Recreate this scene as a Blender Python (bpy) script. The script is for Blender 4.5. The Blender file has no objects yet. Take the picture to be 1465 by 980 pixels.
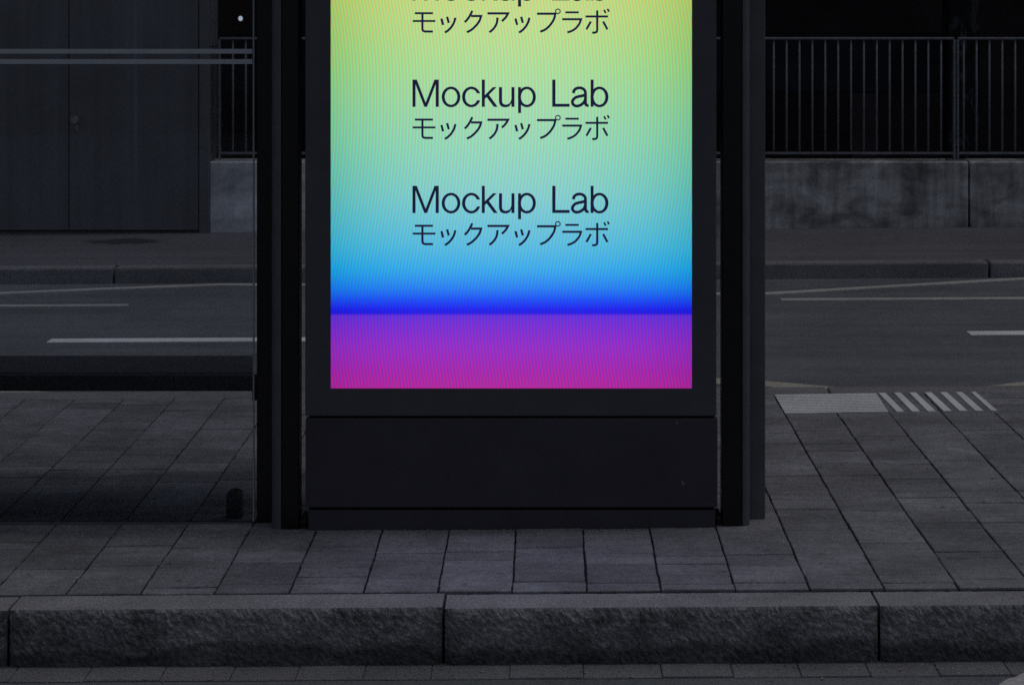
import bpy, bmesh, math, random
from mathutils import Vector, noise

# ------------------------------------------------------------------ camera, sky, sun, exposure
F, VX, CAM_H, SLOPE = 2700.0, 785.0, 1.682, 0.0068     # focal length in photo pixels, axis column, eye height, cross-fall
S = bpy.context.scene
C = S.collection
cam_d = bpy.data.cameras.new('camera'); cam = bpy.data.objects.new('camera', cam_d); C.objects.link(cam)
cam.location = (0, 0, CAM_H); cam.rotation_euler = (math.radians(90), 0, 0)
cam_d.sensor_width = 36.0; cam_d.lens = 36.0 * F / 1465.0
cam_d.shift_x = -(VX - 732.5) / 1465.0; cam_d.shift_y = -490.0 / 1465.0
cam_d.clip_start = 0.05; cam_d.clip_end = 2000
S.camera = cam
SUN_EL, SUN_AZ = math.radians(72), math.radians(85)    # azimuth clockwise from +Y
w = bpy.data.worlds.new('World'); S.world = w; w.use_nodes = True
wn, wl = w.node_tree.nodes, w.node_tree.links
sky = wn.new('ShaderNodeTexSky'); sky.sky_type = 'NISHITA'; sky.sun_disc = False
sky.sun_elevation = SUN_EL; sky.sun_rotation = SUN_AZ; sky.air_density = 1.0; sky.dust_density = 3.0
hs = wn.new('ShaderNodeHueSaturation'); hs.inputs['Saturation'].default_value = 0.70
wl.new(sky.outputs[0], hs.inputs['Color']); wl.new(hs.outputs[0], wn['Background'].inputs['Color'])
wn['Background'].inputs['Strength'].default_value = 0.034
sd = bpy.data.lights.new('sun', 'SUN'); sd.energy = 0.15; sd.angle = math.radians(2.5); sd.color = (1, .985, .96)
sun = bpy.data.objects.new('sun', sd); C.objects.link(sun)
sdir = Vector((math.sin(SUN_AZ) * math.cos(SUN_EL), math.cos(SUN_AZ) * math.cos(SUN_EL), math.sin(SUN_EL)))
sun.rotation_euler = sdir.to_track_quat('Z', 'Y').to_euler()
sun.location = sdir * 30
S.view_settings.view_transform = 'Standard'; S.view_settings.look = 'None'
S.view_settings.exposure = 0.0; S.view_settings.gamma = 1.0; S.view_settings.use_curve_mapping = False
S.render.engine = 'CYCLES'
S.cycles.use_denoising = False; S.cycles.max_bounces = 8; S.cycles.transparent_max_bounces = 12
S.cycles.caustics_reflective = False; S.cycles.caustics_refractive = False

# ------------------------------------------------------------------ measuring helpers
def X(px, Y): return (px - VX) / F * Y
def Z(py, Y): return CAM_H - py / F * Y
def ground(px, py, z0=0.0):
    b = (px - VX) / F
    Y = (CAM_H - z0) / (py / F + SLOPE * b)
    return Vector((b * Y, Y, z0))          # z without the cross-fall; fall() adds it
def fall(bm):
    for v in bm.verts: v.co.z += SLOPE * v.co.x
def lin(r, g, b):
    f = lambda c: (c / 255 / 12.92) if c / 255 <= .04045 else ((c / 255 + .055) / 1.055) ** 2.4
    return (f(r), f(g), f(b))

# ------------------------------------------------------------------ object helpers
def tag(o, label=None, cat=None, group=None, kind=None):
    for k, v in (('label', label), ('category', cat), ('group', group), ('kind', kind)):
        if v: o[k] = v
    return o
def obj(name, bm, m, parent=None, smooth=False):
    me = bpy.data.meshes.new(name); bm.to_mesh(me); bm.free()
    if m: me.materials.append(m)
    if smooth:
        for p in me.polygons: p.use_smooth = True
    o = bpy.data.objects.new(name, me); C.objects.link(o)
    if parent:
        o.parent = parent; o.matrix_parent_inverse = parent.matrix_world.inverted()
    return o
def thing(name, label, cat, loc=(0, 0, 0), group=None):
    o = bpy.data.objects.new(name, None); C.objects.link(o); o.location = loc
    o.empty_display_size = .1
    tag(o, label, cat, group)
    bpy.context.view_layer.update()
    return o
def structure(name, bm, m, smooth=False): return tag(obj(name, bm, m, None, smooth), kind='structure')
def box(bm, x0, x1, y0, y1, z0, z1, bevel=0.0, seg=2):
    vs = [bm.verts.new((x, y, z)) for x in (x0, x1) for y in (y0, y1) for z in (z0, z1)]
    q = [(0, 1, 3, 2), (4, 6, 7, 5), (0, 4, 5, 1), (2, 3, 7, 6), (0, 2, 6, 4), (1, 5, 7, 3)]
    fs = [bm.faces.new([vs[i] for i in f]) for f in q]
    if bevel:
        es = list({e for f in fs for e in f.edges})
        bmesh.ops.bevel(bm, geom=es, offset=bevel, segments=seg, profile=.5, affect='EDGES', clamp_overlap=True)
    return fs
def boxm(*a, **k):
    bm = bmesh.new(); box(bm, *a, **k)
    bmesh.ops.recalc_face_normals(bm, faces=bm.faces); return bm
def prism(bm, pts, z0, z1):
    """closed outline in x,y pulled up from z0 to z1"""
    lo = [bm.verts.new((x, y, z0)) for x, y in pts]; hi = [bm.verts.new((x, y, z1)) for x, y in pts]
    n = len(pts)
    bm.faces.new(lo[::-1]); bm.faces.new(hi)
    for i in range(n):
        bm.faces.new((lo[i], lo[(i + 1) % n], hi[(i + 1) % n], hi[i]))
    bmesh.ops.recalc_face_normals(bm, faces=bm.faces)
def tube(bm, a, b, r, n=10):
    a, b = Vector(a), Vector(b); d = (b - a).normalized()
    u = d.orthogonal().normalized(); v = d.cross(u)
    ra = [bm.verts.new(a + r * (math.cos(t) * u + math.sin(t) * v)) for t in [2 * math.pi * i / n for i in range(n)]]
    rb = [bm.verts.new(x.co + (b - a)) for x in ra]
    for i in range(n): bm.faces.new((ra[i], ra[(i + 1) % n], rb[(i + 1) % n], rb[i]))
    bm.faces.new(ra[::-1]); bm.faces.new(rb)
    bmesh.ops.recalc_face_normals(bm, faces=bm.faces)

# ------------------------------------------------------------------ materials
class NT:
    def __init__(s, name):
        s.m = bpy.data.materials.new(name); s.m.use_nodes = True
        s.n, s.l = s.m.node_tree.nodes, s.m.node_tree.links
        s.b = s.n['Principled BSDF']; s.out = s.n['Material Output']
        s.co = s.n.new('ShaderNodeTexCoord').outputs['Object']
    def map(s, scale, rot=(0, 0, 0), loc=(0, 0, 0)):
        k = s.n.new('ShaderNodeMapping'); k.inputs['Scale'].default_value = scale
        k.inputs['Rotation'].default_value = rot; k.inputs['Location'].default_value = loc
        s.l.new(s.co, k.inputs['Vector']); return k.outputs[0]
    def noise(s, scale, detail=6, rough=.6, vec=None, dist=0):
        k = s.n.new('ShaderNodeTexNoise'); k.inputs['Scale'].default_value = scale
        k.inputs['Detail'].default_value = detail; k.inputs['Roughness'].default_value = rough
        k.inputs['Distortion'].default_value = dist
        s.l.new(vec or s.co, k.inputs['Vector']); return k.outputs['Fac']
    def rng(s, v, a, b, c, d, clamp=True):
        k = s.n.new('ShaderNodeMapRange'); k.clamp = clamp
        for i, q in zip((1, 2, 3, 4), (a, b, c, d)): k.inputs[i].default_value = q
        s.l.new(v, k.inputs[0]); return k.outputs[0]
    def math(s, op, a, b=None):
        k = s.n.new('ShaderNodeMath'); k.operation = op
        for i, q in enumerate((a, b)):
            if q is None: continue
            if isinstance(q, (int, float)): k.inputs[i].default_value = q
            else: s.l.new(q, k.inputs[i])
        return k.outputs[0]
    def mul(s, *v):
        r = v[0]
        for q in v[1:]: r = s.math('MULTIPLY', r, q)
        return r
    def scalecol(s, col, fac):
        k = s.n.new('ShaderNodeVectorMath'); k.operation = 'SCALE'
        if isinstance(col, tuple): k.inputs[0].default_value = col[:3]
        else: s.l.new(col, k.inputs[0])
        if isinstance(fac, (int, float)): k.inputs['Scale'].default_value = fac
        else: s.l.new(fac, k.inputs['Scale'])
        return k.outputs[0]
    def mix(s, f, a, b):
        k = s.n.new('ShaderNodeMix'); k.data_type = 'RGBA'
        if isinstance(f, (int, float)): k.inputs[0].default_value = f
        else: s.l.new(f, k.inputs[0])
        for i, q in ((6, a), (7, b)):
            if isinstance(q, tuple): k.inputs[i].default_value = (*q[:3], 1)
            else: s.l.new(q, k.inputs[i])
        return k.outputs[2]
    def bump(s, h, strength=.4, dist=.004):
        k = s.n.new('ShaderNodeBump'); k.inputs['Strength'].default_value = strength; k.inputs['Distance'].default_value = dist
        s.l.new(h, k.inputs['Height']); s.l.new(k.outputs[0], s.b.inputs['Normal'])
    def base(s, c, rough=.8, spec=.3):
        if isinstance(c, tuple): s.b.inputs['Base Color'].default_value = (*c[:3], 1)
        else: s.l.new(c, s.b.inputs['Base Color'])
        if isinstance(rough, (int, float)): s.b.inputs['Roughness'].default_value = rough
        else: s.l.new(rough, s.b.inputs['Roughness'])
        s.b.inputs['Specular IOR Level'].default_value = spec
        return s.m
    def attr(s, name):
        k = s.n.new('ShaderNodeAttribute'); k.attribute_name = name; return k

def paver_mat():
    t = NT('paving_concrete')
    tone = t.attr('tone').outputs['Fac']
    a = t.rng(t.noise(5, 5), .3, .7, .80, 1.18)
    b = t.rng(t.noise(38, 4, .7), .3, .7, .84, 1.15)
    c = t.mul(t.rng(t.noise(230, 2, .8), .3, .72, .64, 1.38), t.rng(t.noise(95, 3, .8), .3, .7, .84, 1.17))
    st = t.rng(t.noise(1, 5, .6, t.map((6, 70, 10))), .3, .7, .86, 1.12)
    spots = t.mul(t.rng(t.noise(19, 2, .5), .66, .72, 1.0, .62), t.rng(t.noise(1, 4, .6, t.map((2.2, 5, 1))), .32, .68, .80, 1.14), t.rng(t.noise(31, 1, .4, t.map((1, 1, 1), loc=(3.3, 1.7, 0))), .74, .77, 1.0, 1.35))
    f = t.mul(tone, a, b, c, st, spots)
    t.base(t.scalecol((.250, .252, .275), f), .85, .25)
    t.bump(t.math('ADD', t.noise(230, 3, .8), t.mul(t.noise(40, 4), 1.2)), .55, .003)
    return t.m
def asphalt_mat(name, col, gravel=260, pale=0.0):
    t = NT(name)
    a = t.rng(t.noise(1.1, 5), .3, .7, .82, 1.18)
    str_ = t.rng(t.noise(1, 4, .6, t.map((.35, 5, 1))), .3, .7, .86, 1.14)
    c = t.rng(t.noise(gravel, 3, .8), .3, .7, .62, 1.42)
    sp = t.rng(t.noise(gravel * .6, 1, .5), .68, .76, 0, 1)
    f = t.mul(a, str_, c, t.rng(t.noise(85, 3, .85), .3, .7, .80, 1.22), t.rng(t.noise(14, 4, .7), .3, .7, .93, 1.07))
    t.base(t.mix(t.mul(sp, .25), t.scalecol(col, f), (.28, .28, .28)), .8, .3)
    t.bump(t.noise(gravel * .7, 3, .8), .6, .004)
    return t.m
def far_pavement_mat():
    t = NT('far_pavement_asphalt')
    a = t.rng(t.noise(.9, 5), .3, .7, .86, 1.14)
    st = t.rng(t.noise(1, 4, .6, t.map((.5, 6, 1))), .3, .7, .9, 1.1)
    c = t.rng(t.noise(150, 3, .8), .3, .7, .75, 1.25)
    # an oily patch with an outline of its own, on the slabs before the steel door
    g = ground(178, 345)
    mp = t.map((1 / .27, 1 / .15, 1), loc=(-g.x / .27, -g.y / .15, 0))
    ln = t.n.new('ShaderNodeVectorMath'); ln.operation = 'LENGTH'
    flat = t.n.new('ShaderNodeVectorMath'); flat.operation = 'MULTIPLY'; flat.inputs[1].default_value = (1, 1, 0)
    t.l.new(mp, flat.inputs[0]); t.l.new(flat.outputs[0], ln.inputs[0])
    d = t.math('ADD', ln.outputs['Value'], t.rng(t.noise(9, 4), .3, .7, -.25, .25))
    stain = t.mul(t.rng(d, .75, 1.15, .35, 1.0), t.rng(t.noise(60, 3, .85), .3, .7, .85, 1.16))
    t.base(t.scalecol((.158, .157, .178), t.mul(a, st, c, stain)), .8, .3)
    t.bump(t.noise(120, 3, .8), .4, .004)
    return t.m
def stone_mat(name, col, chisel=True):
    t = NT(name)
    a = t.rng(t.noise(4, 5), .3, .7, .78, 1.2)
    c = t.mul(t.rng(t.noise(180, 3, .8), .3, .7, .60, 1.42), t.rng(t.noise(1, 4, .8, t.map((150, 150, 95), (0, math.radians(38), 0))), .3, .7, .75, 1.28))
    g = t.n.new('ShaderNodeNewGeometry').outputs['Normal']
    sep = t.n.new('ShaderNodeSeparateXYZ'); t.l.new(g, sep.inputs[0])
    f = t.mul(a, c)
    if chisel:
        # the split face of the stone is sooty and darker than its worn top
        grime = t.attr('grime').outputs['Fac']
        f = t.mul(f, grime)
    t.base(t.scalecol(col, f), .85, .25)
    ch = t.noise(1, 5, .7, t.map((95, 95, 60), (0, math.radians(38), 0)), .6)
    t.bump(t.math('ADD', t.mul(ch, 1.3 if chisel else .3), t.noise(210, 3, .8)), .7, .005)
    return t.m
def wall_concrete_mat(name='stained_concrete', col=(.455, .45, .46), lo=.50, dlo=.62):
    t = NT(name)
    big = t.rng(t.noise(1, 6, .65, t.map((3.2, 3.2, 4.6)), .5), .36, .64, lo, 1.45)
    drip = t.rng(t.noise(1, 5, .6, t.map((16, 16, 1.6))), .35, .7, 1.15, dlo)
    band = t.rng(t.noise(1, 3, .5, t.map((.6, .6, 9))), .3, .7, .75, 1.18)
    fine = t.rng(t.noise(60, 4, .7), .3, .7, .85, 1.15)
    f = t.mul(big, drip, band, fine)
    t.base(t.scalecol(col, f), .85, .2)
    t.bump(t.noise(50, 5, .7), .4, .004)
    return t.m
def paint_mat(name, col, rough=.4, spec=.5, dirt=.12, scale=6, bumpy=0.0):
    t = NT(name)
    a = t.rng(t.noise(scale, 5), .3, .7, 1 - dirt, 1 + dirt)
    b = t.rng(t.noise(scale * 30, 3, .7), .3, .7, 1 - dirt * .6, 1 + dirt * .6)
    r = t.rng(t.noise(scale * 1.7, 5), .3, .7, rough * .85, min(1, rough * 1.2))
    t.base(t.scalecol(col, t.mul(a, b)), r, spec)
    if bumpy: t.bump(t.noise(scale * 45, 2, .5), bumpy, .001)
    return t.m
def door_mat():
    t = NT('grey_steel_door')
    a = t.rng(t.noise(2, 5), .3, .7, .86, 1.14)
    v = t.rng(t.noise(1, 4, .6, t.map((9, 9, .25))), .35, .75, .88, 1.28)
    s = t.rng(t.noise(120, 3, .7), .3, .7, .9, 1.1)
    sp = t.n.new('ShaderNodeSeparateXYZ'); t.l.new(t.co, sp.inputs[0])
    dx = t.math('ABSOLUTE', t.math('SUBTRACT', sp.outputs[0], X(194, 13.78)))  # door reflection painted into the colour: thin bright streak and fainter band
    refl_streak = t.mul(t.rng(dx, .004, .022, .42, 0), t.rng(sp.outputs[2], Z(275, 13.78), Z(262, 13.78), 0, 1), t.rng(t.noise(1, 4, .6, t.map((1, 1, 2))), .3, .6, .3, 1))
    refl_band = t.mul(t.rng(dx, .03, .09, .16, 0), t.rng(t.noise(1, 3, .6, t.map((1, 1, 1.2))), .35, .65, 0, 1))
    v = t.math('ADD', v, t.math('ADD', refl_streak, refl_band))
    t.base(t.scalecol((.155, .157, .172), t.mul(a, v, s)), .55, .35)
    return t.m
def marking_mat(name, col, wear=.5):
    t = NT(name)
    a = t.rng(t.noise(70, 5, .75), .36, .62, 1 - wear, 1.05)
    b = t.rng(t.noise(3, 4), .3, .7, .8, 1.12)
    t.base(t.scalecol(col, t.mul(a, b)), .7, .3)
    return t.m
def glass_mat():
    t = NT('tinted_glass'); t.n.remove(t.b)
    tr = t.n.new('ShaderNodeBsdfTransparent'); tr.inputs['Color'].default_value = (.915, .935, .965, 1)
    gl = t.n.new('ShaderNodeBsdfGlossy'); gl.inputs['Roughness'].default_value = .03
    fr = t.n.new('ShaderNodeFresnel'); fr.inputs['IOR'].default_value = 1.4
    mx = t.n.new('ShaderNodeMixShader')
    t.l.new(fr.outputs[0], mx.inputs[0]); t.l.new(tr.outputs[0], mx.inputs[1]); t.l.new(gl.outputs[0], mx.inputs[2])
    t.l.new(mx.outputs[0], t.out.inputs['Surface']); return t.m
def emit_mat(name, col, strength=1.0):
    t = NT(name); t.n.remove(t.b)
    e = t.n.new('ShaderNodeEmission'); e.inputs['Color'].default_value = (*col, 1); e.inputs['Strength'].default_value = strength
    t.l.new(e.outputs[0], t.out.inputs['Surface']); return t.m
SCR_STOPS = [(-363, (214, 70, 255)), (-240, (250, 60, 225)), (-140, (240, 96, 140)), (-66, (200, 192, 92)), (0, (178, 207, 106)), (55, (162, 208, 116)), (100, (148, 209, 129)), (150, (136, 206, 147)),  # top stops lie out of view, invented in pink-violet to tint the slabs
             (205, (120, 203, 163)), (260, (102, 196, 180)), (305, (82, 189, 197)), (350, (54, 180, 213)), (385, (8, 164, 227)),
             (412, (3, 124, 237)), (430, (5, 72, 241)), (442, (12, 24, 235)), (449.4, (22, 14, 220)), (450.6, (94, 42, 216)), (466, (116, 40, 208)),
             (500, (146, 38, 192)), (530, (160, 31, 170)), (556, (172, 30, 152))]
def screen_mat():
    t = NT('lit_screen'); t.n.remove(t.b)
    uv = t.n.new('ShaderNodeUVMap').outputs[0]
    sep = t.n.new('ShaderNodeSeparateXYZ'); t.l.new(uv, sep.inputs[0])
    u, v = sep.outputs[0], sep.outputs[1]
    rp = t.n.new('ShaderNodeValToRGB'); cr = rp.color_ramp; cr.interpolation = 'LINEAR'
    el = cr.elements
    for i, (py, c) in enumerate(SCR_STOPS):
        p = (py + 363) / 919
        e = el[i] if i < 2 else el.new(p)
        if i < 2: e.position = p
    for e, (py, c) in zip(el, SCR_STOPS): e.position = (py + 363) / 919; e.color = (*lin(*c), 1)
    t.l.new(v, rp.inputs[0])
    sc = t.n.new('ShaderNodeSeparateColor'); t.l.new(rp.outputs[0], sc.inputs[0])
    cb = t.n.new('ShaderNodeCombineColor')
    for k, (ph, amp, fl) in enumerate(((0.0, .29, .010), (.36, .17, .008), (.70, .17, .012))):
        wv = t.math('SINE', t.math('MULTIPLY', t.math('ADD', u, ph), 2 * math.pi))
        f = t.math('ADD', t.mul(wv, amp), 1.0)
        o = t.math('ADD', t.mul(sc.outputs[k], f), t.mul(t.math('ADD', wv, 1.0), fl))
        t.l.new(o, cb.inputs[k])
    # uneven backlight: paler in the middle of the panel, weaker along its two long edges
    xs = t.attr('across').outputs['Fac']
    cen = t.math('SUBTRACT', 1.0, t.math('POWER', t.math('ABSOLUTE', xs), 2.0))
    vert = t.mul(t.rng(v, .30, .42, .35, 1), t.rng(v, .70, .86, 1, .06))
    edge = t.rng(t.math('POWER', t.math('ABSOLUTE', xs), 5.0), 0, 1, 1.0, .88)
    ad = t.n.new('ShaderNodeVectorMath'); ad.operation = 'ADD'
    t.l.new(t.scalecol(cb.outputs[0], edge), ad.inputs[0]); t.l.new(t.scalecol((.125, .075, .105), t.mul(cen, vert)), ad.inputs[1])
    e = t.n.new('ShaderNodeEmission'); t.l.new(ad.outputs[0], e.inputs['Color'])
    t.l.new(e.outputs[0], t.out.inputs['Surface']); return t.m
def pillar_mat():
    t = NT('peeling_render')
    m = t.rng(t.noise(1, 4, .6, t.map((9, 9, 4)), .6), .52, .60, 0, 1)
    t.base(t.mix(m, (.045, .045, .05), (.14, .145, .165)), .9, .1); return t.m

M = dict(
    paver=paver_mat(), joint=paint_mat('joint_sand', (.030, .028, .030), .95, .1, .3, 40),
    kerb=stone_mat('kerb_stone', (.335, .335, .35)), gutter=stone_mat('gutter_stone', (.20, .207, .225), False),
    asphalt=asphalt_mat('asphalt', (.158, .167, .190)), near_asphalt=asphalt_mat('near_asphalt', (.146, .154, .172), 150),
    far_pave=far_pavement_mat(), far_kerb=asphalt_mat('far_kerb_stone', (.225, .225, .24), 90),
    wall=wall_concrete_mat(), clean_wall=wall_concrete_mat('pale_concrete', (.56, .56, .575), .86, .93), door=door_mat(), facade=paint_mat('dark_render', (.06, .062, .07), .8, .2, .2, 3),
    white=marking_mat('white_marking', (.95, .96, .97), .12), thin=marking_mat('worn_marking', (.62, .61, .60), .4),
    cream=marking_mat('cream_marking', (.55, .53, .45), .4), tactile=marking_mat('tactile_paint', (.92, .93, .94), .14),
    black=paint_mat('black_powder_coat', (.004, .0038, .0045), .34, .5, .2, 9, .15),
    frame=paint_mat('screen_frame_paint', (.092, .093, .110), .45, .4, .12, 7, .15),
    panel=paint_mat('lower_panel_paint', (.060, .055, .070), .5, .4, .15, 5, .25),
    profile=paint_mat('grey_profile', (.115, .118, .132), .4, .5, .15, 8),
    rail=paint_mat('railing_paint', (.195, .205, .23), .5, .4, .25, 20),
    bench=paint_mat('bench_black', (.010, .010, .012), .2, .5, .2, 6),
    frost=paint_mat('frosted_film', (.50, .535, .58), .6, .3, .04, 8),
    edge=paint_mat('glass_edge', (.34, .38, .39), .3, .5, .05, 8),
    metal=paint_mat('worn_steel', (.30, .29, .28), .35, .6, .2, 30),
    dark=paint_mat('underpass_concrete', (.15, .12, .135), .95, .05, .25, 2),
    parapet=paint_mat('underpass_parapet', (.075, .073, .095), .9, .1, .25, 3), pillar=pillar_mat(),
    earth=paint_mat('bare_ground', (.07, .065, .06), .95, .1, .3, 1), scratch=paint_mat('bare_scratch', (.5, .5, .5), .5, .5, .1, 9),
    glass=glass_mat(), screen=screen_mat(), ink=emit_mat('dark_screen_lettering', lin(27, 27, 58)), lamp=emit_mat('lamp_glow', (.72, .80, .95), .55),
)

# ------------------------------------------------------------------ the setting
rnd = random.Random(7)
Y_KF, Y_KB = 5.222, 5.355          # near kerb: face and back of its top
Y_PB, Y_PE = 8.02, 8.17            # end of the paving, outer edge of the platform
Y_FK, Y_W = 11.97, 13.80           # far kerb, concrete wall
Z_RN, Z_RF = -.158, -.10           # the two carriageways

bm = bmesh.new(); box(bm, -400, 400, -300, 500, -2.3, -2.2); structure('ground', bm, M['earth'])
# near carriageway
bm = bmesh.new(); box(bm, -30, 30, -14, 5.113, Z_RN - .3, Z_RN); fall(bm); structure('near_road', bm, M['near_asphalt'])
# gutter stones along the kerb foot
bm = bmesh.new(); x = -6.0
while x < 6:
    L = .19 + rnd.uniform(-.012, .03)
    y0 = 5.119 + rnd.uniform(-.004, .004)
    box(bm, x + .0012, x + L - .0012, y0, 5.236, Z_RN - .1, Z_RN + rnd.uniform(.002, .0045), .002, 1); x += L
box(bm, -6, 6, 5.1135, 5.24, Z_RN - .12, Z_RN - .003); fall(bm)
structure('gutter', bm, M['gutter'])
# corner of an old marking on the near road
bm = bmesh.new()
pts = [ground(1429, 981, Z_RN), ground(1441, 972.5, Z_RN), ground(1452, 970, Z_RN), ground(1470, 961.5, Z_RN), ground(1530, 958, Z_RN), ground(1540, 984, Z_RN), ground(1440, 996, Z_RN)]
vs = [bm.verts.new((p.x, p.y, Z_RN + .004)) for p in pts]
f = bm.faces.new(vs); r = bmesh.ops.extrude_face_region(bm, geom=[f])
for v in [g for g in r['geom'] if isinstance(g, bmesh.types.BMVert)]: v.co.z -= .01
bmesh.ops.recalc_face_normals(bm, faces=bm.faces)
fall(bm); structure('near_road_marking', bm, M['thin'])

# kerb stones with split faces
def kerb_stones():
    bm = bmesh.new(); lay = bm.verts.layers.float.new('grime')
    for k in range(-2, 5):
        x0 = -1.498 + 1.2065 * k + .004; x1 = x0 + 1.2065 - .008
        seen = -1 <= k <= 2
        nx = 230 if seen else 24
        dz = rnd.uniform(-.002, .002); dy = rnd.uniform(-.003, .003)
        prof = []                                            # (y, z, roughness, grime)
        nt, nf = (10, 30) if seen else (2, 4)
        prof.append((Y_KB - .002, -.03, 0, 1)); prof.append((Y_KB - .002, -.003, 0, 1))
        for i in range(nt + 1): prof.append((Y_KB - .006 - (Y_KB - Y_KF - .012) * i / nt, 0, .10 + .2 * (i / nt) ** 3, 1))
        for i in range(1, nf + 1):
            t = i / nf
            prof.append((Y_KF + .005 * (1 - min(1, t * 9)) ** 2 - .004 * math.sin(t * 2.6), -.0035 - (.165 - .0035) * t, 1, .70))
        rows = []
        for (y, z, r, g) in prof:
            row = []
            for i in range(nx + 1):
                x = x0 + (x1 - x0) * i / nx
                ex = min(i, nx - i) / nx
                p = Vector((x, y, z))
                q = Vector((x * .8 + z * .6, y, -x * .6 + z * .8))
                n1 = noise.fractal(Vector((q.x * 95, q.y * 70, q.z * 62)), .75, 2.1, 4)
                n2 = noise.noise(p * 14 + Vector((k * 9, 0, 0)))
                n3 = noise.fractal(p * 5 + Vector((k * 3, 2, 0)), 1.0, 2.0, 3)
                dyy = -r * (.0046 * n1 + .0046 * n2 + .002 * n3) + dy + .010 * max(0, 1 - ex * 60) * (r > .5)
                dzz = (.0006 * n1 + .0008 * n2) * (r < .5) + dz
                if r == 1 and z > -.012: dzz += .0026 * n1
                v = bm.verts.new((x, y + dyy, z + dzz))
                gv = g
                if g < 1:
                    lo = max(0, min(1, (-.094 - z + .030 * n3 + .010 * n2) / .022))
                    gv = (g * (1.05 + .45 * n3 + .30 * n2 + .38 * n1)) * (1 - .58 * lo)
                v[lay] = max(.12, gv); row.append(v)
            rows.append(row)
        for a, b in zip(rows, rows[1:]):
            for i in range(nx): bm.faces.new((a[i], b[i], b[i + 1], a[i + 1]))
        bm.faces.new([r[0] for r in rows]); bm.faces.new([r[-1] for r in rows][::-1])
    fall(bm)
    bmesh.ops.recalc_face_normals(bm, faces=bm.faces)
    return bm
o = structure('kerb', kerb_stones(), M['kerb'])
bm = bmesh.new(); box(bm, -6, 6, Y_KF + .03, Y_KB + .0238, -.4, -.036); fall(bm)
structure('kerb_bed', bm, M['joint'])

# platform paving: columns of slabs with irregular lengths, each slab its own block in the sheet
def paving():
    bm = bmesh.new(); lay = bm.verts.layers.float.new('tone')
    W = .2122
    def ring(x0, x1, y0, y1, step, jit):
        pts = []
        def side(ax, ay, bx, by):
            n = max(1, int(math.hypot(bx - ax, by - ay) / step))
            for i in range(n):
                t = i / n
                pts.append((ax + (bx - ax) * t + rnd.uniform(-jit, jit), ay + (by - ay) * t + rnd.uniform(-jit, jit)))
        side(x0, y0, x1, y0); side(x1, y0, x1, y1); side(x1, y1, x0, y1); side(x0, y1, x0, y0)
        return pts
    for k in range(-26, 27):
        xa = -.104 + W * k
        y = Y_KB + .021
        seen = -16 < k < 15
        y -= 0
        first = True
        while y < Y_PB - .01:
            L = rnd.choice((.07, .09, .11, .12, .14, .16, .18, .21, .25, .32))
            if first: L = rnd.uniform(.05, .16); first = False
            y1 = min(Y_PB, y + L)
            if Y_PB - y1 < .06: y1 = Y_PB
            gx = .0021 + rnd.random() ** 2 * .0018; gy = .0021 + rnd.random() ** 2 * .0022
            z = rnd.uniform(-.0018, .0010); tx = rnd.uniform(-.006, .006); ty = rnd.uniform(-.006, .006)
            tone = max(.72, min(1.28, rnd.gauss(1, .10)))
            P = ring(xa + gx, xa + W - gx, y + gy, y1 - gy, .028 if seen else .4, .0012 if seen else 0)
            cx, cy = xa + W / 2, (y + y1) / 2
            def vv(px, py, dz, ins):
                dx = -ins if px > cx else ins; dyy = -ins if py > cy else ins
                v = bm.verts.new((px + dx, py + dyy, z + dz + tx * (px - cx) + ty * (py - cy)))
                v[lay] = tone; return v
            top = [vv(px, py, 0, .0022) for px, py in P]
            mid = [vv(px, py, -.0022, 0) for px, py in P]
            bot = [vv(px, py, -.035, 0) for px, py in P]
            bm.faces.new(top); n = len(P)
            for a, b in ((mid, top), (bot, mid)):
                for i in range(n): bm.faces.new((a[i], a[(i + 1) % n], b[(i + 1) % n], b[i]))
            y = y1
    fall(bm); return bm
structure('pavement', paving(), M['paver'])
bm = bmesh.new(); box(bm, -5.6, 5.6, Y_KB + .024, Y_PB + .001, -.4, -.0085); fall(bm)
structure('pavement_bed', bm, M['joint'])
# outer parts of the platform, beyond the picture
bm = bmesh.new()
for a, b in ((-30, -5.63), (5.64, 30)): box(bm, a, b, Y_KF, Y_PB, -.4, 0)
fall(bm); structure('platform_ends', bm, M['far_kerb'])
bm = bmesh.new(); x = -30.0
while x < 30:
    box(bm, x + .003, x + 1.197, Y_PB + .004, Y_PE, -.4, .001, .01, 2); x += 1.2
fall(bm); structure('platform_kerb', bm, M['far_kerb'])
# far carriageway, far kerb and pavement
bm = bmesh.new(); box(bm, -60, 60, Y_PE + .001, Y_FK + .02, -.6, Z_RF); fall(bm); structure('road', bm, M['asphalt'])
bm = bmesh.new(); x = ground(155, 388).x - 14 * 2.78
jit = random.Random(3)
while x < 40:
    z = jit.uniform(-.004, .004)
    box(bm, x + .006, x + 2.774, Y_FK + jit.uniform(-.006, .006), Y_FK + .13, -.6, z, .014, 2); x += 2.78
fall(bm); structure('far_kerb', bm, M['far_kerb'])
bm = bmesh.new(); box(bm, -60, 60, Y_FK + .131, 14.2, -2.0, -.003); fall(bm); structure('far_pavement', bm, M['far_pave'])

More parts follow.
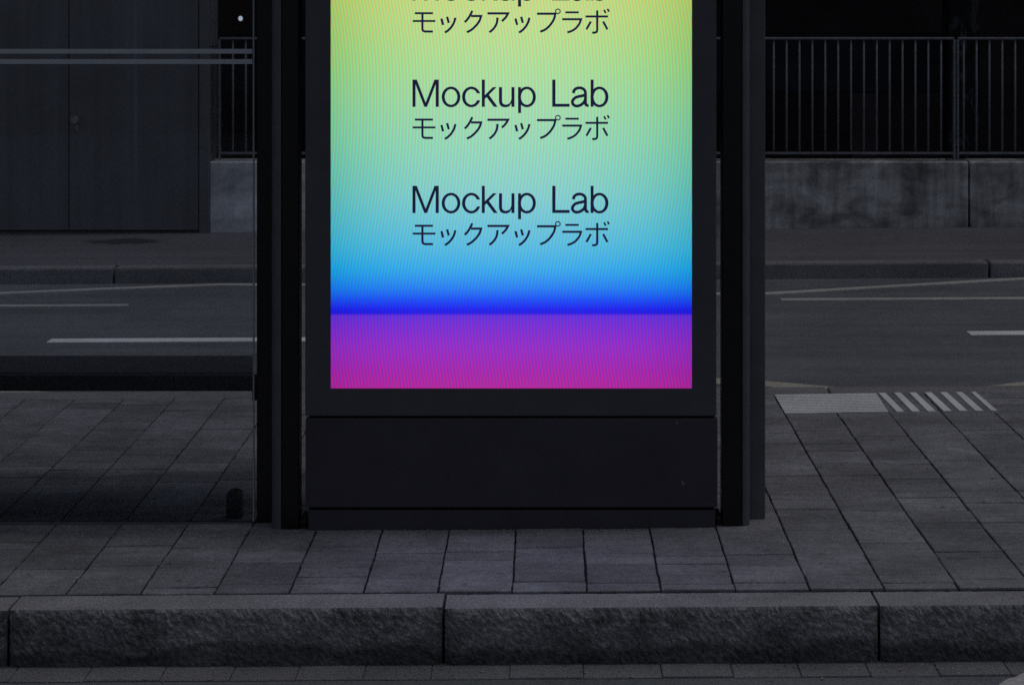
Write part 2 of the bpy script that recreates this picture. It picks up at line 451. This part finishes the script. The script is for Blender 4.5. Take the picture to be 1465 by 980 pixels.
# painted lines on the far carriageway
def line(name, pts, thick_px, m, lift=.004):
    bm = bmesh.new()
    P = [ground(px, py, Z_RF) for px, py in pts]
    hw = [1.782 * F * (1 / (py - thick_px / 2) - 1 / (py + thick_px / 2)) / 2 for px, py in pts]
    lo, hi = [], []
    D = []
    for a, b in zip(P, P[1:]):
        n = max(1, int((b - a).length / .15))
        for i in range(n): D.append(a.lerp(b, i / n))
    D.append(P[-1]); h = sum(hw) / len(hw)
    for p in D:
        j = noise.noise(p * 3) * .003
        lo.append((p.x, p.y - h + j)); hi.append((p.x, p.y + h + j * .5))
    prism(bm, lo + hi[::-1], Z_RF - .002, Z_RF + lift); fall(bm)
    return structure(name, bm, m)
line('road_marking', [(70, 488.2), (640, 485)], 5.2, M['white'])
line('road_marking', [(1386, 477.5), (1950, 474.5)], 5.4, M['white'])
line('road_marking', [(-620, 441), (183, 437.3)], 3.0, M['thin'])
line('road_marking', [(1117, 429.2), (1900, 425.0)], 3.0, M['thin'])
line('road_marking', [(-420, 435), (0, 421), (170, 414), (315, 408.5), (440, 409.2), (700, 424), (900, 424.5), (1031, 422), (1098, 421.5), (1465, 400), (1700, 391)], 3.0, M['thin'], .008)
line('road_marking', [(-330, 540), (0, 561), (60, 566), (300, 580), (700, 560), (930, 541), (1031, 546.5), (1095, 550), (1210, 560), (1300, 566), (1395, 560), (1465, 552), (1700, 528)], 8.5, M['cream'])

# grit and crumbs lying in joints and corners
def grit():
    bm = bmesh.new(); r = random.Random(11)
    def crumb(x, y, z, sz):
        k = bmesh.ops.create_icosphere(bm, subdivisions=1, radius=sz)
        sx, sy, sz_ = r.uniform(.7, 1.6), r.uniform(.7, 1.4), r.uniform(.35, .7); a = r.uniform(0, 3.1)
        for v in k['verts']:
            c = v.co.copy(); c.x *= sx * r.uniform(.8, 1.2); c.y *= sy; c.z *= sz_
            v.co = Vector((x + c.x * math.cos(a) - c.y * math.sin(a), y + c.x * math.sin(a) + c.y * math.cos(a), z + c.z))
    for i in range(150): crumb(r.uniform(-1.0, .75), 6.0 - abs(r.gauss(0, .018)), .001, r.uniform(.0012, .004))
    for i in range(110): crumb(r.uniform(-2.2, 1.7), r.uniform(5.38, 7.9), .001, r.uniform(.001, .003))
    for i in range(260): crumb(r.uniform(-1.6, 1.5), 5.205 - abs(r.gauss(0, .05)), Z_RN + .005, r.uniform(.001, .004))
    fall(bm); return bm
tag(obj('grit', grit(), paint_mat('grit_stone', (.30, .29, .28), .9, .2, .4, 60)), kind='stuff')

# ------------------------------------------------------------------ concrete wall, railing, steel door building, underpass
wt = thing('concrete_wall', 'low stained grey concrete wall carrying the railing behind the road', 'wall', (0, Y_W, 0))
XJ = X(1387, Y_W)
for i, (a, b) in enumerate(((X(299.5, Y_W), X(700, Y_W) - .007), (X(700, Y_W) + .007, XJ - .007), (XJ + .007, XJ + 5.3))):
    bm = bmesh.new(); box(bm, a, b, Y_W + .001 * i, Y_W + .28, -.35, Z(231.5, Y_W), .012, 2)
    bmesh.ops.recalc_face_normals(bm, faces=bm.faces)
    obj('wall_panel', bm, M['clean_wall' if i == 0 else 'wall'], wt)
YF = Y_W + .10
zt, zb, zw = Z(55.5, YF), Z(219.5, YF), Z(231.5, Y_W)
step = 18.42 / F * YF
def fence(x0, x1, phase, label):
    t = thing('metal_railing', label, 'railing', ((x0 + x1) / 2, YF, zw))
    def rail(zc, h):
        return boxm(x0, x1, YF - .018, YF + .018, zc - h / 2, zc + h / 2, bevel=.003, seg=1)
    obj('top_rail', rail(zt, .017), M['rail'], t); obj('bottom_rail', rail(zb, .017), M['rail'], t)
    first = None; x = phase
    while x > x0 + step * .6: x -= step
    while x < x0 + .03: x += step
    while x < x1 - .03:
        if first is None:
            bm = bmesh.new(); tube(bm, (0, 0, zb + .008), (0, 0, zt - .008), .0082, 10)
            me = bpy.data.meshes.new('baluster'); bm.to_mesh(me); bm.free(); me.materials.append(M['rail'])
            for p in me.polygons: p.use_smooth = len(p.vertices) == 4
            first = bpy.data.objects.new('baluster', me); o = first
        else: o = first.copy()
        C.objects.link(o); o.location = (x, YF, 0); o.parent = t; o.matrix_parent_inverse = t.matrix_world.inverted()
        x += step
    for xp in (x0 - .002, x1 + .002):
        bm = boxm(xp - .0085, xp + .0085, YF - .021, YF + .021, zw + .009, zt - .0095, bevel=.003, seg=1)
        po = obj('post', bm, M['rail'], t)
        for zz in (zt - .10, (zt + zb) / 2, zb + .06):
            b2 = bmesh.new(); tube(b2, (xp, YF - .0215, zz), (xp, YF - .027, zz), .007, 8); obj('bolt', b2, M['metal'], po)
    return t
xa, xb = X(1364.6, YF), X(1370.1, YF)
ph = X(1107, YF)
f1 = fence(X(314.5, YF), xa, ph, 'long grey baluster railing on the wall, passing behind the lit billboard')
f2 = fence(xb, xb + 4.7, ph + step * 14.75, 'grey baluster railing section beyond the double post, above the cracked wall joint')
bm = boxm((xa + xb) / 2 - .07, (xa + xb) / 2 + .07, YF - .05, YF + .05, zw, zw + .009)
obj('base_plate', bm, M['rail'], f1)

# steel door in a dark wall
YD = Y_W - .02
bd = thing('utility_building', 'dark wall with grey steel double door beyond the shelter glass', 'building', (-3.5, YD, 0))
xe, xf, xs = X(299, YD), X(284, YD), X(98.5, YD)
xl = xs - (xf - xs)
DH = 2.35
bm = bmesh.new()
box(bm, -9, xl - .075, YD, YD + .35, -.3, 4.2); box(bm, xl - .075, xe, YD, YD + .35, DH + .075, 4.2)
box(bm, xf + .078, xe, YD, YD + .35, -.3, DH + .0749) if xe - xf > .08 else None
obj('wall', bm, M['facade'], bd)
bm = bmesh.new()
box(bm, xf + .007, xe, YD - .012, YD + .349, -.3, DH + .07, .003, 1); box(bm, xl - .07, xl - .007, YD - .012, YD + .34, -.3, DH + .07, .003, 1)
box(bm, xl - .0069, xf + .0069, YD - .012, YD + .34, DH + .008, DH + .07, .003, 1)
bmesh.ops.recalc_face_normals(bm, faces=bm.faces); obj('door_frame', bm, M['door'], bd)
for a, b, hand in ((xl, xs - .003, False), (xs + .003, xf, True)):
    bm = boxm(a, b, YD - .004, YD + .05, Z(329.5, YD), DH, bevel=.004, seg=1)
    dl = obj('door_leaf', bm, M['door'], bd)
    if hand:
        kx, kz, ky = X(110, YD), Z(171, YD), YD - .004
        bm = bmesh.new()
        tube(bm, (kx, ky, kz), (kx, ky - .045, kz), .011, 12)
        tube(bm, (kx, ky - .045, kz), (kx, ky - .075, kz), .027, 16)
        obj('door_knob', bm, M['metal'], dl)
        bm = bmesh.new(); tube(bm, (kx, ky, kz - .058), (kx, ky - .006, kz - .058), .014, 12); box(bm, kx - .006, kx + .006, ky - .007, ky, kz - .085, kz - .058)
        obj('lock_cylinder', bm, M['metal'], dl)
bm = boxm(xe + .001, xe + .0045, YD + .003, YD + .347, Z(66, YD + .2), 4.1, bevel=.001, seg=1); obj('lit_end_strip', bm, M['rail'], bd)  # pale strip added to lighten the wall's end face, which catches side light
bm = boxm(xl - .0065, xf + .0065, YD + .02, YD + .3, -.3, -.012); obj('threshold', bm, M['dark'], bd)
bm = boxm(xl + .005, xf - .005, YD + .06, YD + .3, -.0115, DH); obj('door_backing', bm, M['dark'], bd)

up = thing('underpass', 'dark covered underpass with bare walls behind the railing', 'underpass', (2, 20, -1.4))
bm = bmesh.new(); box(bm, -9, 13, 14.2, 26.4, 5.4, 5.9); obj('ceiling_slab', bm, M['dark'], up)
bm = bmesh.new(); box(bm, -9, 13, 26.0, 26.4, -1.6, 5.399); obj('back_wall', bm, M['dark'], up)
for xx in (-9.301, 13.001): obj('side_wall', boxm(xx, xx + .3, 14.2, 26.4, -1.6, 5.9), M['dark'], up)
YP = 22.0
bm = boxm(-6, X(1372, YP), YP, YP + .3, Z(133, YP), Z(48, YP), bevel=.02, seg=1); obj('crossbeam', bm, M['parapet'], up)
for xx in (-5.9, X(1220, YP)): obj('crossbeam_pier', boxm(xx, xx + .3, YP + .05, YP + .29, -1.4, Z(132, YP)), M['dark'], up)
bm = boxm(X(1357, 21), X(1402, 21), 21, 21.35, -1.4, 5.398, bevel=.02, seg=1)
tag(obj('pillar', bm, M['pillar'], up), 'pillar with pale peeling render')
bm = bmesh.new(); box(bm, -9, 13, 14.21, 26, -2.1, -1.4); structure('lower_road', bm, M['dark'])
# small lamp at the end of the underpass
YL = 26.0
lx, lz = X(345, YL), Z(27, YL)
lt = thing('wall_lamp', 'tiny round white lamp glowing in the dark beside the steel door building', 'lamp', (lx, YL, lz))
bm = bmesh.new(); tube(bm, (lx, YL, lz), (lx, YL - .05, lz), .052, 16); obj('housing', bm, M['dark'], lt)
bm = bmesh.new(); bmesh.ops.create_uvsphere(bm, u_segments=16, v_segments=10, radius=.030)
for v in bm.verts: v.co = Vector((lx + v.co.x, YL - .055 + v.co.y * .8, lz + v.co.z * 1.15))
obj('diffuser', bm, M['lamp'], lt, True)

# ------------------------------------------------------------------ tactile paving marks on the platform
def quad_strip(bm, p00, p10, p11, p01, z):
    prism(bm, [(p.x, p.y) for p in (p00, p10, p11, p01)], -.004, z)
tp = thing('tactile_marking', 'pale finely ribbed tactile panel painted on the platform beside the shelter post', 'tactile marking', ground(1190, 578))
g00, g10, g11, g01 = ground(1123.5, 592.5), ground(1271, 590), ground(1253, 563.3), ground(1108, 565.3)
NL = 12
for i in range(NL):
    a, b = (i + .08) / NL, (i + .72) / NL
    bm = bmesh.new()
    quad_strip(bm, g00.lerp(g01, a), g10.lerp(g11, a), g10.lerp(g11, b), g00.lerp(g01, b), .0045); fall(bm)
    obj('rib', bm, M['tactile'], tp)
bm = bmesh.new(); quad_strip(bm, g00, g10, g11, g01, .0018); fall(bm)
obj('base_coat', bm, marking_mat('tactile_base', (.58, .58, .60), .3), tp)
ts = thing('tactile_marking', 'row of seven separate white bars painted on the platform after the ribbed panel', 'tactile marking', ground(1340, 576))
for k in range(7):
    tl, bl = 1257 + k * 22.0, 1282 + k * 22.7
    w = 9.5 if k < 6 else 6.5
    yt, yb = 563.2 - k * .22, 590 - k * .25
    bm = bmesh.new()
    quad_strip(bm, ground(bl - (0 if k else -1), yb), ground(bl + w + 2, yb), ground(tl + w, yt), ground(tl, yt), .0045); fall(bm)
    obj('bar', bm, M['tactile'], ts)

# ------------------------------------------------------------------ the lit billboard
YK = 6.0
def kx(px): return X(px, YK)
def kz(py): return Z(py, YK)
kb = thing('digital_billboard', 'black advertising billboard with a lit yellow to magenta gradient screen', 'billboard', (kx(731), YK + .12, 0))
top = kz(-405)
bm = boxm(kx(440), kx(1023.5), YK + .03, YK + .24, .055, top - .01, bevel=.006, seg=1); obj('housing', bm, M['black'], kb)
def ring_frame():
    bm = bmesh.new()
    x0, x1, z0, z1 = kx(436.5), kx(1025), kz(595.5), top
    s0, s1, t0, t1 = kx(473), kx(990), kz(556), kz(-363)
    O = [(x0, z0), (x1, z0), (x1, z1), (x0, z1)]; I = [(s0, t0), (s1, t0), (s1, t1), (s0, t1)]
    yf, yb = YK, YK + .05
    fo = [bm.verts.new((x, yf, z)) for x, z in O]; fi = [bm.verts.new((x, yf, z)) for x, z in I]
    bo = [bm.verts.new((x, yb, z)) for x, z in O]; bi = [bm.verts.new((x, yb, z)) for x, z in I]
    for i in range(4):
        j = (i + 1) % 4
        bm.faces.new((fo[i], fo[j], fi[j], fi[i])); bm.faces.new((bo[j], bo[i], bi[i], bi[j]))
        bm.faces.new((fo[j], fo[i], bo[i], bo[j])); bm.faces.new((fi[i], fi[j], bi[j], bi[i]))
    bmesh.ops.recalc_face_normals(bm, faces=bm.faces)
    es = [e for e in bm.edges if (e.verts[0] in fo and e.verts[1] in fo) or ({e.verts[0], e.verts[1]} & set(fo) and {e.verts[0], e.verts[1]} & set(bo))]
    bmesh.ops.bevel(bm, geom=es, offset=.004, segments=2, profile=.5, affect='EDGES')
    return bm
obj('screen_frame', ring_frame(), M['frame'], kb)
bm = boxm(kx(437), kx(1026.5), YK - .001, YK + .028, kz(726), kz(598.6), bevel=.0035, seg=2)
lp = obj('lower_panel', bm, M['panel'], kb)
for (a, b, c, d) in ((975.5, 688, 978, 693), (967.5, 603, 969.5, 606)):
    bm = bmesh.new(); tube(bm, (kx(a), YK - .0013, kz(b)), (kx(c), YK - .0013, kz(d)), .0011, 6); obj('scratch', bm, M['scratch'], lp)
bm = boxm(kx(440.5), kx(1023.5), YK + .004, YK + .2, -.05, kz(730), bevel=.003, seg=1); obj('plinth', bm, M['panel'], kb)
# screen: camera moire drawn into its colour as stripes along the UVs
YS = YK + .006
def screen():
    bm = bmesh.new(); uv = bm.loops.layers.uv.new('UVMap'); acr = bm.verts.layers.float.new('across')
    sl = [(-363, .0), (-200, .26), (-80, .26), (0, .18), (143, 0), (300, -.14), (440, -.15), (449, -.10), (452, 0), (500, .10), (556, .165)]
    def slope(y):
        for (a, p), (b, q) in zip(sl, sl[1:]):
            if a <= y <= b: return p + (q - p) * (y - a) / (b - a)
        return 0
    n = 230; off = [0.0]; ys = [-363 + 919 * i / n for i in range(n + 1)]
    for a, b in zip(ys, ys[1:]): off.append(off[-1] + slope((a + b) / 2) * (b - a))
    per = 4.72
    rows = []
    for y, o in zip(ys, off):
        rows.append([(bm.verts.new((X(px, YS), YS, Z(y, YS))), ((px - 473 - o) / per, (y + 363) / 919)) for px in [472.5 + 518 * i / 24 for i in range(25)]])
        for i, q in enumerate(rows[-1]): q[0][acr] = i / 12 - 1
    for a, b in zip(rows, rows[1:]):
        for i in range(24):
            c = (b[i], b[i + 1], a[i + 1], a[i])
            f = bm.faces.new([q[0] for q in c])
            for lp_, q in zip(f.loops, c): lp_[uv].uv = q[1]
    return bm
sc = obj('screen', screen(), M['screen'], kb)

# lettering, stroke by stroke
def smooth(pts, n=8):
    if len(pts) < 3: return pts
    P = [pts[0]] + list(pts) + [pts[-1]]; out = []
    for i in range(1, len(P) - 2):
        p0, p1, p2, p3 = (Vector(p) for p in P[i - 1:i + 3])
        for k in range(n):
            t = k / n
            out.append(tuple(.5 * ((2 * p1) + (p2 - p0) * t + (2 * p0 - 5 * p1 + 4 * p2 - p3) * t * t + (3 * p1 - p0 - 3 * p2 + p3) * t ** 3)))
    return out + [tuple(pts[-1])]
def ell(cx, cy, rx, ry, a0=0, a1=360, n=48):
    return [(cx + rx * math.cos(math.radians(a0 + (a1 - a0) * i / n)), cy - ry * math.sin(math.radians(a0 + (a1 - a0) * i / n))) for i in range(n + 1)]
class Glyphs:
    def __init__(s, dy): s.bm = bmesh.new(); s.dy = dy; s.k = 0
    def v(s, p, y):
        px = 560 + p[0] / 8.139; py = 110 + p[1] / 8.139 + s.dy
        return s.bm.verts.new((X(px, YS), y, Z(py, YS)))
    def y(s): s.k += 1; return YS - .0006 - .00002 * s.k       # strokes never share a plane
    def poly(s, pts): y = s.y(); s.bm.faces.new([s.v(p, y) for p in pts])
    def band(s, A, B):
        y = s.y(); a = [s.v(p, y) for p in A]; b = [s.v(p, y) for p in B]
        for i in range(len(a) - 1): s.bm.faces.new((a[i], a[i + 1], b[i + 1], b[i]))
    def stroke(s, pts, wd):
        wd *= 1.07 if wd < 30 else 1.03
        n = len(pts); L, R = [], []
        for i in range(n):
            p = Vector(pts[i]); d1 = (p - Vector(pts[i - 1])).normalized() if i else None
            d2 = (Vector(pts[i + 1]) - p).normalized() if i < n - 1 else None
            d1 = d1 or d2; d2 = d2 or d1
            t = (d1 + d2).normalized(); nn = Vector((-t.y, t.x)); h = wd / 2 / max(.45, nn.dot(Vector((-d1.y, d1.x))))
            L.append(tuple(p + nn * h)); R.append(tuple(p - nn * h))
        s.band(L, R)
B = 1302.2
def latin(g):
    g.poly([(245, 353), (245, 36), (296, 36), (399, 302), (501, 36), (552, 36), (552, 353), (515, 353), (515, 92), (415, 353), (383, 353), (281, 92), (281, 353)])
    g.band(ell(694, 237.5, 109, 120.5), ell(694, 237.5, 73, 90))
    g.band(ell(931, 237.5, 109, 120.5, 20, 341), ell(931, 237.5, 72, 90, 27, 335))
    g.poly([(1052, 36), (1088, 36), (1088, 353), (1052, 353)])
    g.poly([(1087, 217), (1181, 123), (1226, 123), (1087, 262)]); g.poly([(1108, 240), (1136, 213), (1238, 353), (1193, 353)])
    g.poly([(1397, 123), (1433, 123), (1433, 353), (1397, 353)])
    g.band([(1252, 123)] + [(1252, 270)] + smooth([(1252, 270), (1256, 312), (1280, 347), (1328, 358), (1372, 346), (1400, 306)]), [(1288, 123)] + [(1288, 262)] + smooth([(1288, 262), (1291, 300), (1308, 320), (1338, 326), (1378, 308), (1398, 262)]))
    g.poly([(B + 172, 123), (B + 206, 123), (B + 208, 425), (B + 172, 425)])
    g.band(ell(B + 275, 237.5, 105, 120.5), ell(B + 275, 237.5, 69, 90))
def latin_end(g):
    g.poly([(B + 570, 36), (B + 608, 36), (B + 608, 317), (B + 773, 317), (B + 773, 352), (B + 570, 352)])
    A = lambda P: [(B + x, y) for x, y in P]
    g.stroke(smooth(A([(816, 194), (826, 160), (854, 138), (888, 132), (926, 141), (952, 168), (957, 210), (957, 296), (963, 326), (978, 336), (994, 333)])), 33)
    g.stroke(smooth(A([(957, 207), (930, 222), (880, 232), (836, 248), (806, 286), (814, 324), (850, 343), (896, 334), (938, 302), (957, 258)])), 33)
    g.poly([(B + 1017, 36), (B + 1052, 36), (B + 1051, 352), (B + 1017, 352)])
    g.band(ell(B + 1120, 237.5, 105, 120.5), ell(B + 1120, 237.5, 68, 90))
def kana(g):
    A = lambda *P: [(B + x, y) for x, y in P]
    g.stroke([(272, 501), (484, 501)], 23); g.stroke([(247, 592), (513, 592)], 22)
    g.stroke([(361, 503), (361, 672)] + smooth([(361, 672), (366, 702), (392, 714)], 5)[1:] + [(484, 714)], 24)
    for dx in (0, B - 440):
        g.stroke([(dx + 582, 563), (dx + 602, 638)], 25); g.stroke([(dx + 648, 542), (dx + 668, 614)], 25)
        g.stroke(smooth([(dx + 745, 553), (dx + 728, 610), (dx + 695, 665), (dx + 655, 705), (dx + 622, 726)]), 25)
    g.stroke(smooth([(942, 472), (915, 528), (884, 574), (853, 606)]), 25)
    g.stroke([(928, 534), (1044, 534)] + smooth([(1044, 534), (1025, 590), (985, 645), (930, 695), (878, 722)])[1:], 25)
    g.stroke([(1117, 503), (1358, 503)] + smooth([(1358, 503), (1330, 550), (1286, 595)])[1:], 25)
    g.stroke(smooth([(1235, 551), (1228, 610), (1205, 660), (1170, 700), (1140, 722)]), 25)
    g.stroke(A((392, 507), (606, 507)) + smooth(A((606, 507), (590, 570), (545, 640), (490, 690), (430, 716)))[1:], 25)
    g.band(ell(B + 636, 479, 33, 33, n=28), ell(B + 636, 479, 20, 20, n=28))
    g.stroke(A((723, 491), (880, 491)), 22)
    g.stroke(A((686, 571), (905, 571)) + smooth(A((905, 571), (885, 625), (840, 680), (790, 710), (746, 724)))[1:], 24)
    g.stroke(A((957, 539), (1220, 539)), 23)
    g.stroke(A((1094, 468), (1094, 690)) + smooth(A((1094, 690), (1088, 716), (1066, 727)), 5)[1:] + A((1035, 727)), 24)
    g.stroke(A((1020, 597), (968, 690)), 24); g.stroke(A((1163, 597), (1213, 690)), 24)
    g.stroke(A((1172, 462), (1194, 500)), 20); g.stroke(A((1213, 450), (1233, 484)), 20)
for dy in (-152.0, 0, 151.7):
    for fn in (latin, latin_end, kana):
        g = Glyphs(dy); fn(g)
        for f in g.bm.faces:
            f.normal_update()
            if f.normal.y > 0: f.normal_flip()
        bmesh.ops.triangulate(g.bm, faces=[f for f in g.bm.faces if len(f.verts) > 4])
        obj('lettering', g.bm, M['ink'], sc)

# ------------------------------------------------------------------ bus shelter: posts, rear profiles, glass, unseen roof
sh = thing('bus_shelter', 'black metal bus shelter frame with striped glass pane around the billboard', 'bus shelter', (-.9, 6.1, 0))
def post_outline(xo, xi, y0, y1, r):
    """xo: outer edge (rounded front corner), xi: inner edge"""
    s = 1 if xo > xi else -1
    pts = [(xi, y1), (xi, y0)]
    cx, cy = xo - s * r, y0 + r
    for i in range(9):
        a = math.radians(90 * i / 8); pts.append((cx + s * r * math.sin(a), cy - r * math.cos(a)))
    pts.append((xo, y1)); return pts
YO = 6.02
for xo, xi, pa, pb in ((X(387, YO), X(427.5, YO), X(367.5, 6.1), X(392, 6.1)), (X(1073.5, YO), X(1033.5, YO), X(1094.7, 6.1), X(1069, 6.1))):
    g = SLOPE * xo
    sg = 1 if xo > xi else -1; tw = .0335 if sg < 0 else .0245
    bm = boxm(*sorted((xi, xo - sg * (tw + .0012))), YO, 6.095, -.03, 2.5, bevel=.002, seg=1)
    po = obj('post', bm, M['black'], sh)
    bm = bmesh.new(); prism(bm, post_outline(xo, xo - sg * tw, YO - .001, 6.095, tw * .94), -.028, 2.4995)
    et = obj('edge_trim', bm, M['profile'], po)
    bm = boxm(min(pa, pb), max(pa, pb), 6.098, 6.15, -.03, 2.5, bevel=.002, seg=1); obj('rear_profile', bm, M['profile' if xo > 0 else 'black'], sh)  # left one coloured black to stand for the shade inside the shelter
    xs_, xe_ = sorted((xi, X(440 if xi < 0 else 1024, 6.04)))
    bm = boxm(xs_, xe_, 6.03, 6.14, -.03, .026 + g, bevel=.003, seg=1); obj('foot_plate', bm, M['black'], sh)
xg = X(361.5, 6.09)
YG = 6.09
bm = boxm(-5.2, xg, YG, YG + .010, -.004, 2.38); gp = obj('glass_pane', bm, M['glass'], sh)
bm = boxm(xg + .0004, xg + .005, YG - .0005, YG + .0105, .0, 2.38); obj('glass_edge', bm, M['edge'], gp)
for a, b in ((70.5, 77.2), (85.2, 92)):
    bm = boxm(-5.19, xg - .001, YG - .0022, YG - .0008, Z(b, YG), Z(a, YG)); obj('safety_stripe', bm, M['frost'], gp)
bm = boxm(xg + .0055, X(368, YG), YG - .008, YG + .02, Z(535, YG), Z(508, YG), bevel=.002, seg=1); obj('glass_clamp', bm, M['edge'], gp)
bm = boxm(-5.19, xg - .001, YG - .003, YG + .013, -.03, -.001); obj('glass_channel', bm, M['profile'], sh)
# rounded glass foot
YB = 6.15
bm = bmesh.new()
x0, x1 = X(323.5, YB), X(345.5, YB); zt_ = Z(702, YB); r = (x1 - x0) / 2
prof = [(x0, -.05), (x1, -.05)] + [((x0 + x1) / 2 + r * math.cos(math.radians(a)), zt_ - r * .62 + r * .62 * math.sin(math.radians(a))) for a in range(0, 181, 15)]
lo = [bm.verts.new((x, YB, z)) for x, z in prof]; hi = [bm.verts.new((x, YB + .04, z)) for x, z in prof]
bm.faces.new(lo); bm.faces.new(hi[::-1]); n = len(prof)
for i in range(n): bm.faces.new((lo[i], lo[(i + 1) % n], hi[(i + 1) % n], hi[i]))
bmesh.ops.recalc_face_normals(bm, faces=bm.faces)
bmesh.ops.bevel(bm, geom=[e for e in bm.edges if len({v.co.y for v in e.verts}) == 1], offset=.004, segments=2, profile=.5, affect='EDGES')
obj('glass_foot', bm, M['black'], sh)
# unseen roof on the posts, its depth set to shade the slabs below
bm = boxm(-5.4, X(1094, 6.1), 6.03, 6.84, 2.5, 2.6, bevel=.01, seg=1); obj('unseen_roof', bm, M['black'], sh)
bm = bmesh.new()
for xx in (-5.3,): box(bm, xx - .05, xx + .05, 6.02, 6.12, -.05, 2.4995)
obj('post', bm, M['black'], sh)

# ------------------------------------------------------------------ bench behind the glass
bn = thing('bench', 'long glossy black bench seat behind the glass of the shelter', 'bench', (-2.5, 6.5, 0))
zs = .43
Y1 = (CAM_H - zs) * F / 535.5; Y2 = (CAM_H - zs) * F / 510
bm = boxm(-4.9, X(367, 6.25), Y1, Y2, Z(560, Y1), zs, bevel=.006, seg=2); se = obj('seat', bm, M['bench'], bn)
bm = boxm(-4.88, X(359, 6.25), Y1 + .012, Y2 - .004, zs - .004, zs + .004, bevel=.002, seg=1); obj('seat_sheen', bm, M['frame'], se)  # added lighter sheet, imitates the sky reflected on the seat
for xx in (-4.6, -2.95):
    bm = bmesh.new(); box(bm, xx - .03, xx + .03, Y1 + .06, Y2 - .06, -.06, Z(560, Y1) + .001); obj('leg', bm, M['black'], bn)
bm = boxm(X(367, 6.25) - .03, X(367, 6.25) - .002, Y1 + .03, Y2 - .05, -.05, Z(560, Y1) + .001); 
bm.free()
bm = boxm(X(367.3, 6.25), X(380, 6.2), 6.152, Y2 - .03, Z(558, Y1), zs - .008); obj('bracket', bm, M['black'], bn)
